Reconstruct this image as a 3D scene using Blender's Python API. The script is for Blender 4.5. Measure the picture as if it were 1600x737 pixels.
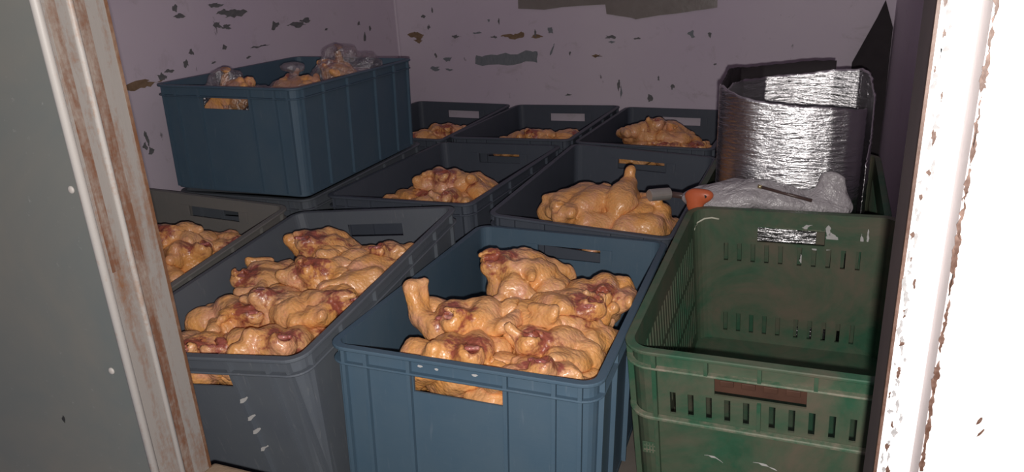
import bpy, bmesh, math, random
import numpy as np
from mathutils import Vector, Matrix, Euler

for o in list(bpy.data.objects):
    bpy.data.objects.remove(o, do_unlink=True)
scene = bpy.context.scene
COL = scene.collection
R = math.radians

# ------------------------------------------------------------------ camera
cam_d = bpy.data.cameras.new('camera')
cam = bpy.data.objects.new('camera', cam_d); COL.objects.link(cam)
cam_d.sensor_width = 36.0
cam_d.lens = 36.0 * 1185.16 / 1600.0
cam_d.clip_start = 0.01
CAM_Z = 0.79
_r = Vector((0.9296, 0.3649, -0.0509)); _f = Vector((-0.3594, 0.8678, -0.3432))
_f.normalize(); _r = (_r - _f * _r.dot(_f)).normalized(); _u = _r.cross(_f)
cam.matrix_world = Matrix(((_r.x, _u.x, -_f.x, 0), (_r.y, _u.y, -_f.y, 0), (_r.z, _u.z, -_f.z, CAM_Z), (0, 0, 0, 1)))
scene.camera = cam

# ------------------------------------------------------------------ world, flash, exposure
w = bpy.data.worlds.new('dim_ambient'); scene.world = w; w.use_nodes = True
w.node_tree.nodes['Background'].inputs[0].default_value = (0.80, 0.78, 0.90, 1)
w.node_tree.nodes['Background'].inputs[1].default_value = 0.22
fl_d = bpy.data.lights.new('phone_flash', 'POINT'); fl_d.energy = 45.0; fl_d.shadow_soft_size = 0.006
fl_d.color = (1.0, 0.95, 0.90)
fl = bpy.data.objects.new('phone_flash', fl_d); COL.objects.link(fl)
fl.location = (0.012, -0.01, CAM_Z - 0.022)
vs = scene.view_settings
vs.view_transform = 'Standard'; vs.look = 'None'; vs.exposure = 0.0; vs.gamma = 1.0; vs.use_curve_mapping = False

# ------------------------------------------------------------------ material helpers
class NT:
    def __init__(self, name):
        self.m = bpy.data.materials.new(name); self.m.use_nodes = True
        self.t = self.m.node_tree; self.N = self.t.nodes; self.L = self.t.links
        self.b = self.N['Principled BSDF']
    def n(self, typ, **kw):
        nd = self.N.new(typ)
        for k, v in kw.items():
            if k in nd.inputs: nd.inputs[k].default_value = v
            else: setattr(nd, k, v)
        return nd
    def l(self, a, b): self.L.new(a, b)
    def coord(self, scale=(1, 1, 1), kind='Object'):
        tc = self.n('ShaderNodeTexCoord'); mp = self.n('ShaderNodeMapping'); mp.inputs['Scale'].default_value = scale
        self.l(tc.outputs[kind], mp.inputs['Vector']); return mp.outputs['Vector']
    def noise(self, vec, scale, detail=4, rough=.55, dist=0):
        nd = self.n('ShaderNodeTexNoise'); nd.inputs['Scale'].default_value = scale; nd.inputs['Detail'].default_value = detail
        nd.inputs['Roughness'].default_value = rough; nd.inputs['Distortion'].default_value = dist
        self.l(vec, nd.inputs['Vector']); return nd.outputs['Fac']
    def ramp(self, fac, stops, interp='LINEAR'):
        nd = self.n('ShaderNodeValToRGB'); nd.color_ramp.interpolation = interp
        el = nd.color_ramp.elements
        while len(el) < len(stops): el.new(0.5)
        for e, (p, c) in zip(el, stops):
            e.position = p; e.color = c if len(c) == 4 else (*c, 1)
        self.l(fac, nd.inputs['Fac']); return nd.outputs['Color']
    def mix(self, fac, a, b):
        nd = self.n('ShaderNodeMix'); nd.data_type = 'RGBA'
        for s, v in (('Factor', fac),):
            if hasattr(v, 'links') or hasattr(v, 'is_linked'): self.l(v, nd.inputs[0])
            else: nd.inputs[0].default_value = v
        for i, v in ((6, a), (7, b)):
            if hasattr(v, 'is_linked'): self.l(v, nd.inputs[i])
            else: nd.inputs[i].default_value = v if len(v) == 4 else (*v, 1)
        return nd.outputs[2]
    def math(self, op, a, b=None):
        nd = self.n('ShaderNodeMath'); nd.operation = op
        for i, v in enumerate((a, b)):
            if v is None: continue
            if hasattr(v, 'is_linked'): self.l(v, nd.inputs[i])
            else: nd.inputs[i].default_value = v
        return nd.outputs[0]
    def bump(self, h, strength=.3, dist=.002):
        nd = self.n('ShaderNodeBump'); nd.inputs['Strength'].default_value = strength; nd.inputs['Distance'].default_value = dist
        self.l(h, nd.inputs['Height']); self.l(nd.outputs['Normal'], self.b.inputs['Normal'])
    def col(self, c):
        if hasattr(c, 'is_linked'): self.l(c, self.b.inputs['Base Color'])
        else: self.b.inputs['Base Color'].default_value = (*c, 1)
    def set(self, **kw):
        for k, v in kw.items(): self.b.inputs[k.replace('_', ' ')].default_value = v
        return self.m

def plastic(name, c1, c2, c3, rough=.5):
    t = NT(name); v = t.coord()
    a = t.noise(v, 9, 5, .6); b = t.noise(t.coord((60, 60, 6)), 3, 3, .6); s = t.noise(t.coord((7, 7, 90)), 4, 2, .5)
    c = t.mix(t.ramp(a, [(.35, (0, 0, 0)), (.7, (1, 1, 1))]), c1, c2)
    c = t.mix(t.ramp(b, [(.62, (0, 0, 0)), (.80, (.45, .45, .45))]), c, c3)
    t.col(c); t.bump(s, .08, .001)
    return t.set(Roughness=rough, Specular_IOR_Level=.35)

M = {}
M['blue'] = plastic('blue_plastic', (.068, .118, .170), (.085, .132, .178), (.16, .20, .25), .5)
M['slate'] = plastic('slate_plastic', (.105, .120, .145), (.120, .135, .155), (.26, .26, .27), .5)
M['grey'] = plastic('grey_plastic', (.20, .190, .178), (.175, .172, .168), (.28, .26, .24), .55)
M['navy'] = plastic('navy_plastic', (.075, .088, .115), (.085, .098, .125), (.16, .17, .19), .5)

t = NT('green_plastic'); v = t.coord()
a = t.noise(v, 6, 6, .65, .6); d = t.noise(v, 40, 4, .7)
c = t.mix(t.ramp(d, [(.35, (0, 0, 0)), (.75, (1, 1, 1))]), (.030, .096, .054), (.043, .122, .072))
c = t.mix(t.ramp(a, [(.40, (0, 0, 0)), (.66, (.85, .85, .85))]), c, (.150, .120, .090))  # brown mottling: grime plus the lens flare's reddish tint put into the colour
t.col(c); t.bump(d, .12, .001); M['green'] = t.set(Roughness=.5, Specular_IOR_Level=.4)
t = NT('green_dirt_edge'); v = t.coord(); d = t.noise(v, 30, 5, .7)
t.col(t.mix(t.ramp(d, [(.35, (0, 0, 0)), (.65, (1, 1, 1))]), (.05, .13, .075), (.26, .22, .17))); M['green_edge'] = t.set(Roughness=.6)
t = NT('brown_grip'); d = t.noise(t.coord(), 30, 4); t.col(t.mix(d, (.05, .022, .015), (.12, .055, .035))); M['grip'] = t.set(Roughness=.6)

# chicken skin
t = NT('chicken_skin'); v = t.coord()
oi = t.n('ShaderNodeObjectInfo')
at = t.n('ShaderNodeAttribute'); at.attribute_name = 'flesh'
ad = t.n('ShaderNodeVectorMath'); ad.operation = 'ADD'
sc = t.n('ShaderNodeVectorMath'); sc.operation = 'SCALE'; sc.inputs[0].default_value = (3.1, 1.7, 2.3)
t.l(oi.outputs['Random'], sc.inputs['Scale']); t.l(v, ad.inputs[0]); t.l(sc.outputs[0], ad.inputs[1])
vo = ad.outputs[0]
n1 = t.noise(vo, 13, 4, .6); n2 = t.noise(vo, 26, 5, .65, .5); n3 = t.noise(vo, 70, 4, .6)
c = t.mix(t.ramp(n1, [(.36, (0, 0, 0)), (.62, (1, 1, 1))]), (.78, .370, .115), (.75, .420, .215))
c = t.mix(t.ramp(n2, [(.50, (0, 0, 0)), (.66, (.85, .85, .85))]), c, (.75, .365, .24))
c = t.mix(t.math('MULTIPLY', oi.outputs['Random'], .35), c, (.72, .31, .085))
fm = t.math('ADD', at.outputs['Fac'], t.math('MULTIPLY', t.math('SUBTRACT', n3, .5), 1.6))
c = t.mix(t.ramp(fm, [(.46, (0, 0, 0)), (.74, (.85, .85, .85))]), c, (.27, .045, .045))
t.col(c)
vor = t.n('ShaderNodeTexVoronoi'); vor.inputs['Scale'].default_value = 170; t.l(vo, vor.inputs['Vector'])
wr = t.noise(t.coord((1, 2.4, 1)), 55, 4, .6, .8)
h = t.math('ADD', t.math('MULTIPLY', vor.outputs['Distance'], -.6), t.math('MULTIPLY', wr, 1.0))
t.bump(h, .6, .0032)
M['skin'] = t.set(Roughness=.36, Specular_IOR_Level=.5, Subsurface_Weight=.10, Subsurface_Scale=.006, Coat_Weight=.25, Coat_Roughness=.2)
t = NT('raw_flesh'); v = t.coord(); a = t.noise(v, 45, 5, .6)
t.col(t.ramp(a, [(.3, (.20, .03, .03)), (.5, (.46, .15, .13)), (.68, (.68, .40, .32))])); t.bump(a, .5, .003)
M['flesh'] = t.set(Roughness=.28, Coat_Weight=.4, Coat_Roughness=.15)

# painted walls
def wallpaint(name, base, base2):
    t = NT(name); v = t.coord(kind='Object')
    a = t.noise(v, 1.6, 4, .55); b = t.noise(v, 11, 6, .75, .6); d = t.noise(t.coord((1, 1, .35)), 34, 5, .7)
    c = t.mix(t.ramp(a, [(.35, (0, 0, 0)), (.65, (1, 1, 1))]), base, base2)
    c = t.mix(t.ramp(b, [(.58, (0, 0, 0)), (.72, (.35, .35, .35))]), c, (.34, .29, .30))
    c = t.mix(t.ramp(d, [(.69, (0, 0, 0)), (.73, (.8, .8, .8))]), c, (.10, .095, .10))
    t.col(c); t.bump(b, .15, .002)
    return t.set(Roughness=.55, Specular_IOR_Level=.3)
M['wall'] = wallpaint('lavender_wall_paint', (.68, .60, .68), (.62, .53, .64))
t = NT('chipped_paint_grey'); n = t.noise(t.coord(), 60, 4); t.col(t.mix(n, (.075, .08, .085), (.22, .215, .22))); M['chip'] = t.set(Roughness=.7)
t = NT('smear_teal'); n = t.noise(t.coord((4, 1, 1)), 40, 4); t.col(t.mix(n, (.13, .155, .17), (.27, .28, .31))); M['smear'] = t.set(Roughness=.6)
t = NT('rust_stain'); n = t.noise(t.coord(), 50, 5, .7); t.col(t.mix(n, (.10, .05, .02), (.36, .25, .16))); M['ruststain'] = t.set(Roughness=.8)
t = NT('grey_tape'); n = t.noise(t.coord((1, 1, 5)), 20, 4); t.col(t.mix(n, (.20, .175, .16), (.29, .26, .24))); t.bump(n, .4, .004); M['tape'] = t.set(Roughness=.3, Specular_IOR_Level=.6)
t = NT('floor_dirty'); n = t.noise(t.coord(), 12, 6, .7); t.col(t.mix(n, (.10, .085, .075), (.20, .18, .16))); M['floor'] = t.set(Roughness=.6)
t = NT('sill_stone'); n = t.noise(t.coord(), 45, 6, .7); t.col(t.mix(n, (.13, .085, .055), (.34, .25, .17))); t.bump(n, .5, .004); M['sill'] = t.set(Roughness=.75)

# door metal
t = NT('grey_door_paint'); v = t.coord(); a = t.noise(v, 4, 5, .6, .4); b = t.noise(v, 90, 4, .7)
c = t.mix(t.ramp(a, [(.35, (0, 0, 0)), (.68, (1, 1, 1))]), (.128, .140, .136), (.172, .162, .142))
c = t.mix(t.ramp(b, [(.66, (0, 0, 0)), (.75, (.6, .6, .6))]), c, (.26, .26, .25)); t.col(c); t.bump(b, .08, .001)
M['door'] = t.set(Roughness=.5, Specular_IOR_Level=.3)
def rusty(name, paint, rust, lo, hi, seed):
    t = NT(name); tc = t.n('ShaderNodeTexCoord'); mp = t.n('ShaderNodeMapping'); mp.inputs['Scale'].default_value = (1, 1, .14); mp.inputs['Location'].default_value = (seed, seed * 2, 0)
    t.l(tc.outputs['Object'], mp.inputs['Vector'])
    a = t.noise(mp.outputs['Vector'], 48, 6, .7, .3); b = t.noise(t.coord(), 130, 4, .7); e = t.noise(t.coord(), 5, 2, .5)
    f = t.math('ADD', t.math('ADD', t.math('MULTIPLY', a, .62), t.math('MULTIPLY', b, .22)), t.math('MULTIPLY', e, .2))
    r = t.mix(b, rust, tuple(x * 2.0 for x in rust))
    t.col(t.mix(t.ramp(f, [(lo, (0, 0, 0)), (hi, (1, 1, 1))]), paint, r)); t.bump(f, .3, .002)
    return t.set(Roughness=.5, Specular_IOR_Level=.4)
M['jamb'] = rusty('worn_jamb_paint', (.25, .228, .212), (.12, .060, .034), .50, .66, 3)
M['jamb_rust'] = rusty('rusty_jamb_groove', (.26, .215, .185), (.095, .044, .026), .43, .57, 7)
M['bead'] = rusty('worn_steel_bead', (.38, .355, .335), (.19, .11, .07), .55, .68, 11)
M['rust_edge'] = rusty('rust_edge_metal', (.28, .20, .15), (.09, .04, .02), .38, .56, 5)
M['rust_dark'] = rusty('dark_rust_metal', (.16, .10, .08), (.035, .016, .010), .38, .56, 5)
M['whiteframe'] = rusty('flaking_white_paint', (.74, .72, .72), (.10, .085, .085), .60, .64, 13)
M['whitewall'] = rusty('white_outer_paint', (.80, .78, .77), (.25, .12, .07), .69, .73, 19)
t = NT('edge_shade_pink'); n = t.noise(t.coord(), 60, 4); t.col(t.mix(n, (.42, .36, .36), (.55, .49, .49))); M['band'] = t.set(Roughness=.6)  # dull pink-grey: grazing shade and flare tint put into the colour
t = NT('flaked_grey'); n = t.noise(t.coord(), 200, 3); t.col(t.mix(n, (.10, .10, .105), (.34, .33, .33))); M['flakegrey'] = t.set(Roughness=.7)
t = NT('dark_seal'); n = t.noise(t.coord(), 40, 4); t.col(t.mix(n, (.035, .025, .028), (.07, .045, .05))); M['seal'] = t.set(Roughness=.7)

# foil, bags, small items
t = NT('crinkled_foil'); n = t.noise(t.coord((1, 1, 6)), 34, 4, .6, .4); n2 = t.noise(t.coord(), 160, 3, .6)
t.col((.60, .59, .61)); t.bump(t.math('ADD', n, t.math('MULTIPLY', n2, .25)), .5, .004); M['foil'] = t.set(Metallic=1.0, Roughness=.27)
t = NT('dark_matte'); n = t.noise(t.coord(), 30, 4); t.col(t.mix(n, (.028, .024, .027), (.05, .042, .046))); M['dark'] = t.set(Roughness=.75, Specular_IOR_Level=.15)
def film(name, col, alpha, rough, bs):
    t = NT(name); v = t.coord(); n = t.noise(v, bs, 4, .6, 1.2); n2 = t.noise(v, bs * 3, 3, .6)
    t.bump(t.math('ADD', n, t.math('MULTIPLY', n2, .5)), .8, .012); t.col(col)
    return t.set(Roughness=rough, Alpha=alpha, Specular_IOR_Level=.9)
t = NT('clear_bag_film'); v = t.coord(); n = t.noise(v, 38, 4, .6, 1.5); n2 = t.noise(v, 120, 3, .6)
bp = t.n('ShaderNodeBump'); bp.inputs['Strength'].default_value = 1.0; bp.inputs['Distance'].default_value = .012
t.l(t.math('ADD', n, t.math('MULTIPLY', n2, .4)), bp.inputs['Height'])
gl = t.n('ShaderNodeBsdfGlossy'); gl.inputs['Roughness'].default_value = .22; gl.inputs['Color'].default_value = (.9, .9, .92, 1); t.l(bp.outputs['Normal'], gl.inputs['Normal'])
tr = t.n('ShaderNodeBsdfTransparent'); tr.inputs['Color'].default_value = (.94, .92, .92, 1); mx = t.n('ShaderNodeMixShader'); mx.inputs['Fac'].default_value = .30
t.l(tr.outputs[0], mx.inputs[1]); t.l(gl.outputs[0], mx.inputs[2]); t.l(mx.outputs[0], t.N['Material Output'].inputs['Surface']); t.N.remove(t.b); M['film'] = t.m
M['bag'] = film('milky_bag_film', (.46, .43, .45), .82, .35, 25)
def simple(name, c, rough, metal=0., sc=40, var=.7):
    t = NT(name); n = t.noise(t.coord(), sc, 4); t.col(t.mix(n, tuple(x * var for x in c), c)); return t.set(Roughness=rough, Metallic=metal)
M['orange'] = simple('orange_red_plastic', (.62, .14, .055), .4)
M['steel'] = simple('brushed_steel', (.50, .47, .44), .38, .55)
M['darkrod'] = simple('dark_rod', (.09, .055, .05), .35)
M['brass'] = simple('brass_tip', (.75, .62, .35), .25, .8)
M['cord'] = simple('pale_cord', (.62, .62, .50), .6)
M['white'] = simple('white_scuff', (.62, .61, .60), .6, 0, 60, .6)
M['black'] = simple('black_mark', (.02, .02, .02), .6)

# ------------------------------------------------------------------ mesh helpers
def link(name, me, mat, parent=None, loc=(0, 0, 0), rot=(0, 0, 0), smooth=False):
    o = bpy.data.objects.new(name, me); COL.objects.link(o)
    if mat is not None and not me.materials: me.materials.append(M[mat])
    if smooth:
        me.polygons.foreach_set('use_smooth', [True] * len(me.polygons))
    o.location = loc; o.rotation_euler = rot; o.parent = parent
    return o
def tag(o, label=None, cat=None, group=None, kind=None):
    if label: o['label'] = label
    if cat: o['category'] = cat
    if group: o['group'] = group
    if kind: o['kind'] = kind
    return o
def empty(name, loc=(0, 0, 0), rot=(0, 0, 0)):
    o = bpy.data.objects.new(name, None); COL.objects.link(o); o.location = loc; o.rotation_euler = rot
    o.empty_display_size = .05
    return o
def pyd(name, v, f):
    me = bpy.data.meshes.new(name); me.from_pydata([tuple(x) for x in v], [], f); me.update()
    bm = bmesh.new(); bm.from_mesh(me); bmesh.ops.recalc_face_normals(bm, faces=bm.faces); bm.to_mesh(me); bm.free()
    return me
def boxm(name, x0, x1, y0, y1, z0, z1, bev=0.0):
    bm = bmesh.new()
    bmesh.ops.create_cube(bm, size=1)
    for q in bm.verts:
        q.co = Vector(((x0 + x1) / 2 + q.co.x * (x1 - x0), (y0 + y1) / 2 + q.co.y * (y1 - y0), (z0 + z1) / 2 + q.co.z * (z1 - z0)))
    if bev: bmesh.ops.bevel(bm, geom=list(bm.edges), offset=bev, segments=2, profile=.6, affect='EDGES')
    me = bpy.data.meshes.new(name); bm.to_mesh(me); bm.free(); return me
def tube(name, pts, rads, n=10):
    pts = [Vector(p) for p in pts]
    if not hasattr(rads, '__len__'): rads = [rads] * len(pts)
    V = []; F = []
    up = Vector((0, 0, 1))
    for i, p in enumerate(pts):
        d = (pts[min(i + 1, len(pts) - 1)] - pts[max(i - 1, 0)]).normalized()
        a = d.cross(up if abs(d.z) < .95 else Vector((1, 0, 0))).normalized(); b = d.cross(a)
        for k in range(n):
            an = 2 * math.pi * k / n; V.append(p + (a * math.cos(an) + b * math.sin(an)) * rads[i])
    for i in range(len(pts) - 1):
        for k in range(n):
            F.append((i * n + k, i * n + (k + 1) % n, (i + 1) * n + (k + 1) % n, (i + 1) * n + k))
    F.append(tuple(range(n))); F.append(tuple(range((len(pts) - 1) * n, len(pts) * n)))
    return pyd(name, V, F)
def flake(name, pts, th=.0006, seed=0, sub=3, jag=.12):
    """irregular flat patch in local XY, thickness along +Z, torn outline"""
    rng = random.Random(seed); out = []
    n = len(pts); size = max(max(p[0] for p in pts) - min(p[0] for p in pts), max(p[1] for p in pts) - min(p[1] for p in pts))
    for i in range(n):
        a = pts[i]; b = pts[(i + 1) % n]
        ln = math.hypot(b[0] - a[0], b[1] - a[1])
        for k in range(sub):
            s = k / sub; j = jag * ln / sub if k else 0
            out.append((a[0] + (b[0] - a[0]) * s + rng.uniform(-j, j), a[1] + (b[1] - a[1]) * s + rng.uniform(-j, j)))
    m = len(out)
    V = [(x, y, 0) for x, y in out] + [(x, y, th) for x, y in out]
    F = [tuple(range(m)), tuple(range(m, 2 * m))] + [(i, (i + 1) % m, m + (i + 1) % m, m + i) for i in range(m)]
    return pyd(name, V, F)
def blobpts(rx, ry, seed, n=9, irr=.45):
    rng = random.Random(seed)
    return [(rx * math.cos(2 * math.pi * i / n) * (1 + rng.uniform(-irr, irr)), ry * math.sin(2 * math.pi * i / n) * (1 + rng.uniform(-irr, irr))) for i in range(n)]

def ring(a, b, r, xs, ys, nc=5):
    """rounded rectangle, CCW, with fixed breakpoints xs on the short sides and ys on the long sides"""
    P = []
    def corner(cx, cy, a0):
        for k in range(nc + 1):
            an = a0 + math.pi / 2 * k / nc; P.append((cx + r * math.cos(an), cy + r * math.sin(an)))
    for x in xs: P.append((x, -b))
    corner(a - r, -b + r, -math.pi / 2)
    for y in ys: P.append((a, y))
    corner(a - r, b - r, 0)
    for x in reversed(xs): P.append((x, b))
    corner(-a + r, b - r, math.pi / 2)
    for y in reversed(ys): P.append((-a, y))
    corner(-a + r, -b + r, math.pi)
    return P
def shell(name, a, b, r, th, taper, H, zs, xs, ys, hole):
    """open-topped box with rounded corners, wall thickness and real openings"""
    V = []; F = []
    nr = None
    O = []; I = []
    for z in zs:
        k = taper * (1 - z / H)
        po = ring(a - k, b - k, r, xs, ys); pi = ring(a - k - th, b - k - th, max(r - th, .002), xs, ys); nr = len(po)
        O.append(len(V)); V += [(x, y, z) for x, y in po]
        I.append(len(V)); V += [(x, y, max(z, th)) for x, y in pi]
    nz = len(zs); solid = {}
    for j in range(nz - 1):
        for i in range(nr):
            i2 = (i + 1) % nr
            mx = sum(V[O[j] + q][0] for q in (i, i2)) / 2; my = sum(V[O[j] + q][1] for q in (i, i2)) / 2; mz = (zs[j] + zs[j + 1]) / 2
            solid[i, j] = not hole(mx, my, mz)
    for j in range(nz - 1):
        for i in range(nr):
            if not solid[i, j]: continue
            i2 = (i + 1) % nr
            F.append((O[j] + i, O[j] + i2, O[j + 1] + i2, O[j + 1] + i))
            F.append((I[j] + i2, I[j] + i, I[j + 1] + i, I[j + 1] + i2))
            for di, (p, q) in ((-1, (i, i)), (1, (i2, i2))):
                if not solid[(i + di) % nr, j]: F.append((O[j] + p, O[j + 1] + p, I[j + 1] + p, I[j] + p))
            if j + 1 < nz - 1 and not solid[i, j + 1] or j + 1 == nz - 1: F.append((O[j + 1] + i, O[j + 1] + i2, I[j + 1] + i2, I[j + 1] + i))
            if j > 0 and not solid[i, j - 1]: F.append((O[j] + i, O[j] + i2, I[j] + i2, I[j] + i))
    F.append(tuple(O[0] + i for i in range(nr))); F.append(tuple(I[0] + i for i in range(nr)))
    me = bpy.data.meshes.new(name); me.from_pydata(V, [], F); me.update()
    return me
def lip(name, a, b, r, oin, oout, z0, z1, ch=.0014, xs=(), ys=()):
    prof = [(oin, z0), (oout - ch, z0), (oout, z0 + ch), (oout, z1 - ch), (oout - ch, z1), (oin, z1)]
    V = []; n = 0
    for off, z in prof:
        P = ring(a + off, b + off, max(r + off, .003), list(xs), list(ys), 7); n = len(P); V += [(x, y, z) for x, y in P]
    F = []; m = len(prof)
    for j in range(m):
        j2 = (j + 1) % m
        for i in range(n): F.append((j * n + i, j * n + (i + 1) % n, j2 * n + (i + 1) % n, j2 * n + i))
    return pyd(name, V, F)

# ------------------------------------------------------------------ setting: the cold room
XL, XR, YB, YD = -1.54, 0.20, 2.665, 0.52
def struct(name, me, mat, parent=None):
    o = link(name, me, mat, parent)
    if parent is None: o['kind'] = 'structure'
    return o
floor = struct('floor', boxm('floor', XL - .05, XR + .05, YD + .06, YB + .05, -.05, 0), 'floor')
wall_back = struct('wall_back', boxm('wall_back', XL - .05, XR + .05, YB, YB + .05, 0, 1.9), 'wall')
wall_left = struct('wall_left', boxm('wall_left', XL - .05, XL, YD + .075, YB, 0, 1.9), 'wall')
wall_right = struct('wall_right', boxm('wall_right', XR, XR + .05, YD + .075, YB, 0, 1.9), 'wall')
ceiling = struct('ceiling', boxm('ceiling', XL - .05, XR + .05, YD, YB + .05, 1.9, 1.95), 'wall')
tag(floor, 'dirty floor beneath the crates'); tag(wall_back, 'chipped lavender painted back wall'); tag(wall_left, 'chipped lavender painted wall beside the stacked crate')
tag(wall_right, 'lavender painted wall beside the green crates'); tag(ceiling, 'painted ceiling of the cold room')
# corner bead between left and back wall
link('corner_strip', tube('corner_strip', [(XL + .004, YB - .004, 0), (XL + .004, YB - .004, 1.9)], .006, 8), 'wall', wall_back)

# front wall and door frame
LX, RX = -.677, .0616
trim_l = struct('trim_1', boxm('trim_l', -3.2, LX - .006, YD, YD + .03, -.3, 2.4), 'door')
tag(trim_l, 'dull grey painted steel panel beside the door opening')
rv = boxm('reveal', LX - .03, LX, YD + .004, YD + .075, -.3, 1.95, .001)
link('reveal', rv, 'jamb', trim_l)
link('bead', tube('bead', [(LX - .003, YD + .001, -.3), (LX - .003, YD + .001, 1.95)], .0048, 12), 'bead', trim_l, smooth=True)
link('ridge', tube('ridge', [(LX + .0005, YD + .034, -.3), (LX + .0005, YD + .034, 1.95)], .0034, 10), 'bead', trim_l, smooth=True)
link('rust_groove', boxm('rust_groove', LX - .002, LX + .0012, YD + .0365, YD + .050, -.3, 1.95), 'jamb_rust', trim_l)
link('rust_groove', boxm('rust_groove', LX - .002, LX + .0010, YD + .008, YD + .018, .50, 1.95), 'jamb_rust', trim_l)
link('edge_strip', boxm('edge_strip', LX - .02, LX + .0016, YD + .0735, YD + .0765, -.3, 1.95), 'rust_edge', trim_l)
for i, (x, z) in enumerate(((-.689, .593), (-.700, .382))):
    bm = bmesh.new(); bmesh.ops.create_uvsphere(bm, u_segments=12, v_segments=8, radius=.0042)
    for q in bm.verts: q.co.y *= .5
    me = bpy.data.meshes.new('rivet'); bm.to_mesh(me); bm.free()
    link('rivet', me, 'bead', trim_l, (x - .006, YD - .0005, z), smooth=True)
link('scuff', flake('scuff', blobpts(.0022, .0045, 5), .0004, 2), 'black', trim_l, (-.81, YD, .298), (R(90), 0, 0))

trim_r = struct('trim_2', boxm('trim_r', RX, .10, YD, YD + .02, -.3, 1.95), 'whiteframe')
tag(trim_r, 'white flaking painted door frame strip beside the green crate')
link('reveal', boxm('reveal', RX - .0004, RX + .03, YD + .004, YD + .075, -.3, 1.95), 'seal', trim_r)
link('edge_strip', boxm('edge_strip', RX - .0012, RX + .0009, YD - .0004, YD + .004, -.3, 1.95), 'rust_dark', trim_r)
link('edge_shade', boxm('edge_shade', .0832, .0841, YD - .0335, YD - .0002, -.3, 1.95), 'band', trim_r)  # thin strip added to paint grazing shade on the white panel's side face
trim_o = struct('trim_3', boxm('trim_o', .084, 2.2, YD - .034, YD - .0005, -.3, 2.4), 'whitewall')
tag(trim_o, 'bright white outer wall panel beside the door frame')
rng = random.Random(5)
def edge_patches():
    for i in range(40):
        z = .28 + i * .0135 + rng.uniform(-.005, .005)
        link('rust_patch', flake('rust_patch', blobpts(.0007 + .0008 * rng.random(), .006 + .006 * rng.random(), 40 + i, 9, .6), .0004 + .00001 * i, i, 3, .4), 'rust_dark', trim_o, (.0845, YD - .0342, z), (R(90), 0, 0))
    for i in range(110):
        z = .28 + i * .0052 + rng.uniform(-.004, .004)
        x = RX + .0022 + abs(rng.gauss(0, .0035))
        link('paint_flake', flake('paint_flake', blobpts(.0005 + .0012 * rng.random(), .0014 + .0036 * rng.random(), 140 + i, 9, .7), .0003 + .000006 * i, i, 3, .4), 'rust_dark' if i % 4 == 0 else 'flakegrey', trim_r, (x, YD - .0001, z), (R(90), 0, 0))
edge_patches()
for x, z, s in ((.112, .500, .8), (.114, .492, .6)):
    link('paint_flake', flake('paint_flake', blobpts(.0012 * s, .005 * s, int(z * 1000), 8), .0004, 3), 'rust_dark', trim_o, (x, YD - .0342, z), (R(90), R(25), 0))
# concrete sill of the doorway, and the front wall inside
sill = struct('trim_4', boxm('sill', LX - .002, .20, YD + .052, YD + .085, -.05, .206, .004), 'sill'); tag(sill, 'rough brown stone door sill')
fw = struct('wall_front', boxm('wall_front', XL - .05, LX - .03, YD + .031, YD + .075, -.05, 1.9), 'wall'); tag(fw, 'painted wall around the door opening')
link('wall_panel', boxm('wall_panel', RX + .031, XR + .05, YD + .021, YD + .075, -.05, 1.9), 'wall', fw)

# paint chips and stains
def on_back(name, x, z, pts, mat, seed, rot=0, th=.0007, sub=3, jag=.35):
    return link(name, flake(name, pts, th + .00002 * (seed % 40), seed, sub, jag), mat, wall_back, (x, YB - .00005, z), (R(90), rot, 0))
def on_left(name, y, z, pts, mat, seed, rot=0, th=.0007):
    return link(name, flake(name, pts, th + .00002 * (seed % 40), seed, 3, .35), mat, wall_left, (XL + .00005, y, z), (R(90), rot, R(90)))
tp = [(-1.03, .618), (-.93, .612), (-.80, .622), (-.707, .624), (-.703, .592), (-.655, .584), (-.618, .578), (-.60, .572), (-.56, .578), (-.476, .587), (-.40, .596), (-.33, .604), (-.33, .74), (-.70, .75), (-1.03, .74)]
sheet = link('tape_sheet', flake('tape_sheet', [(x + .68, z - .65) for x, z in tp], .004, 3, 2, .04), 'tape', None, (-.68, YB, .65), (R(90), 0, 0))
tag(sheet, 'torn shiny grey sheet stuck high on the back wall', 'sheet')
on_back('smear', -1.09, .444, [(-.126, -.022), (-.03, -.024), (.06, -.02), (.124, -.018), (.126, .022), (.10, .024), (.02, .012), (-.06, .012), (-.12, .010)], 'smear', 4)
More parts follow.
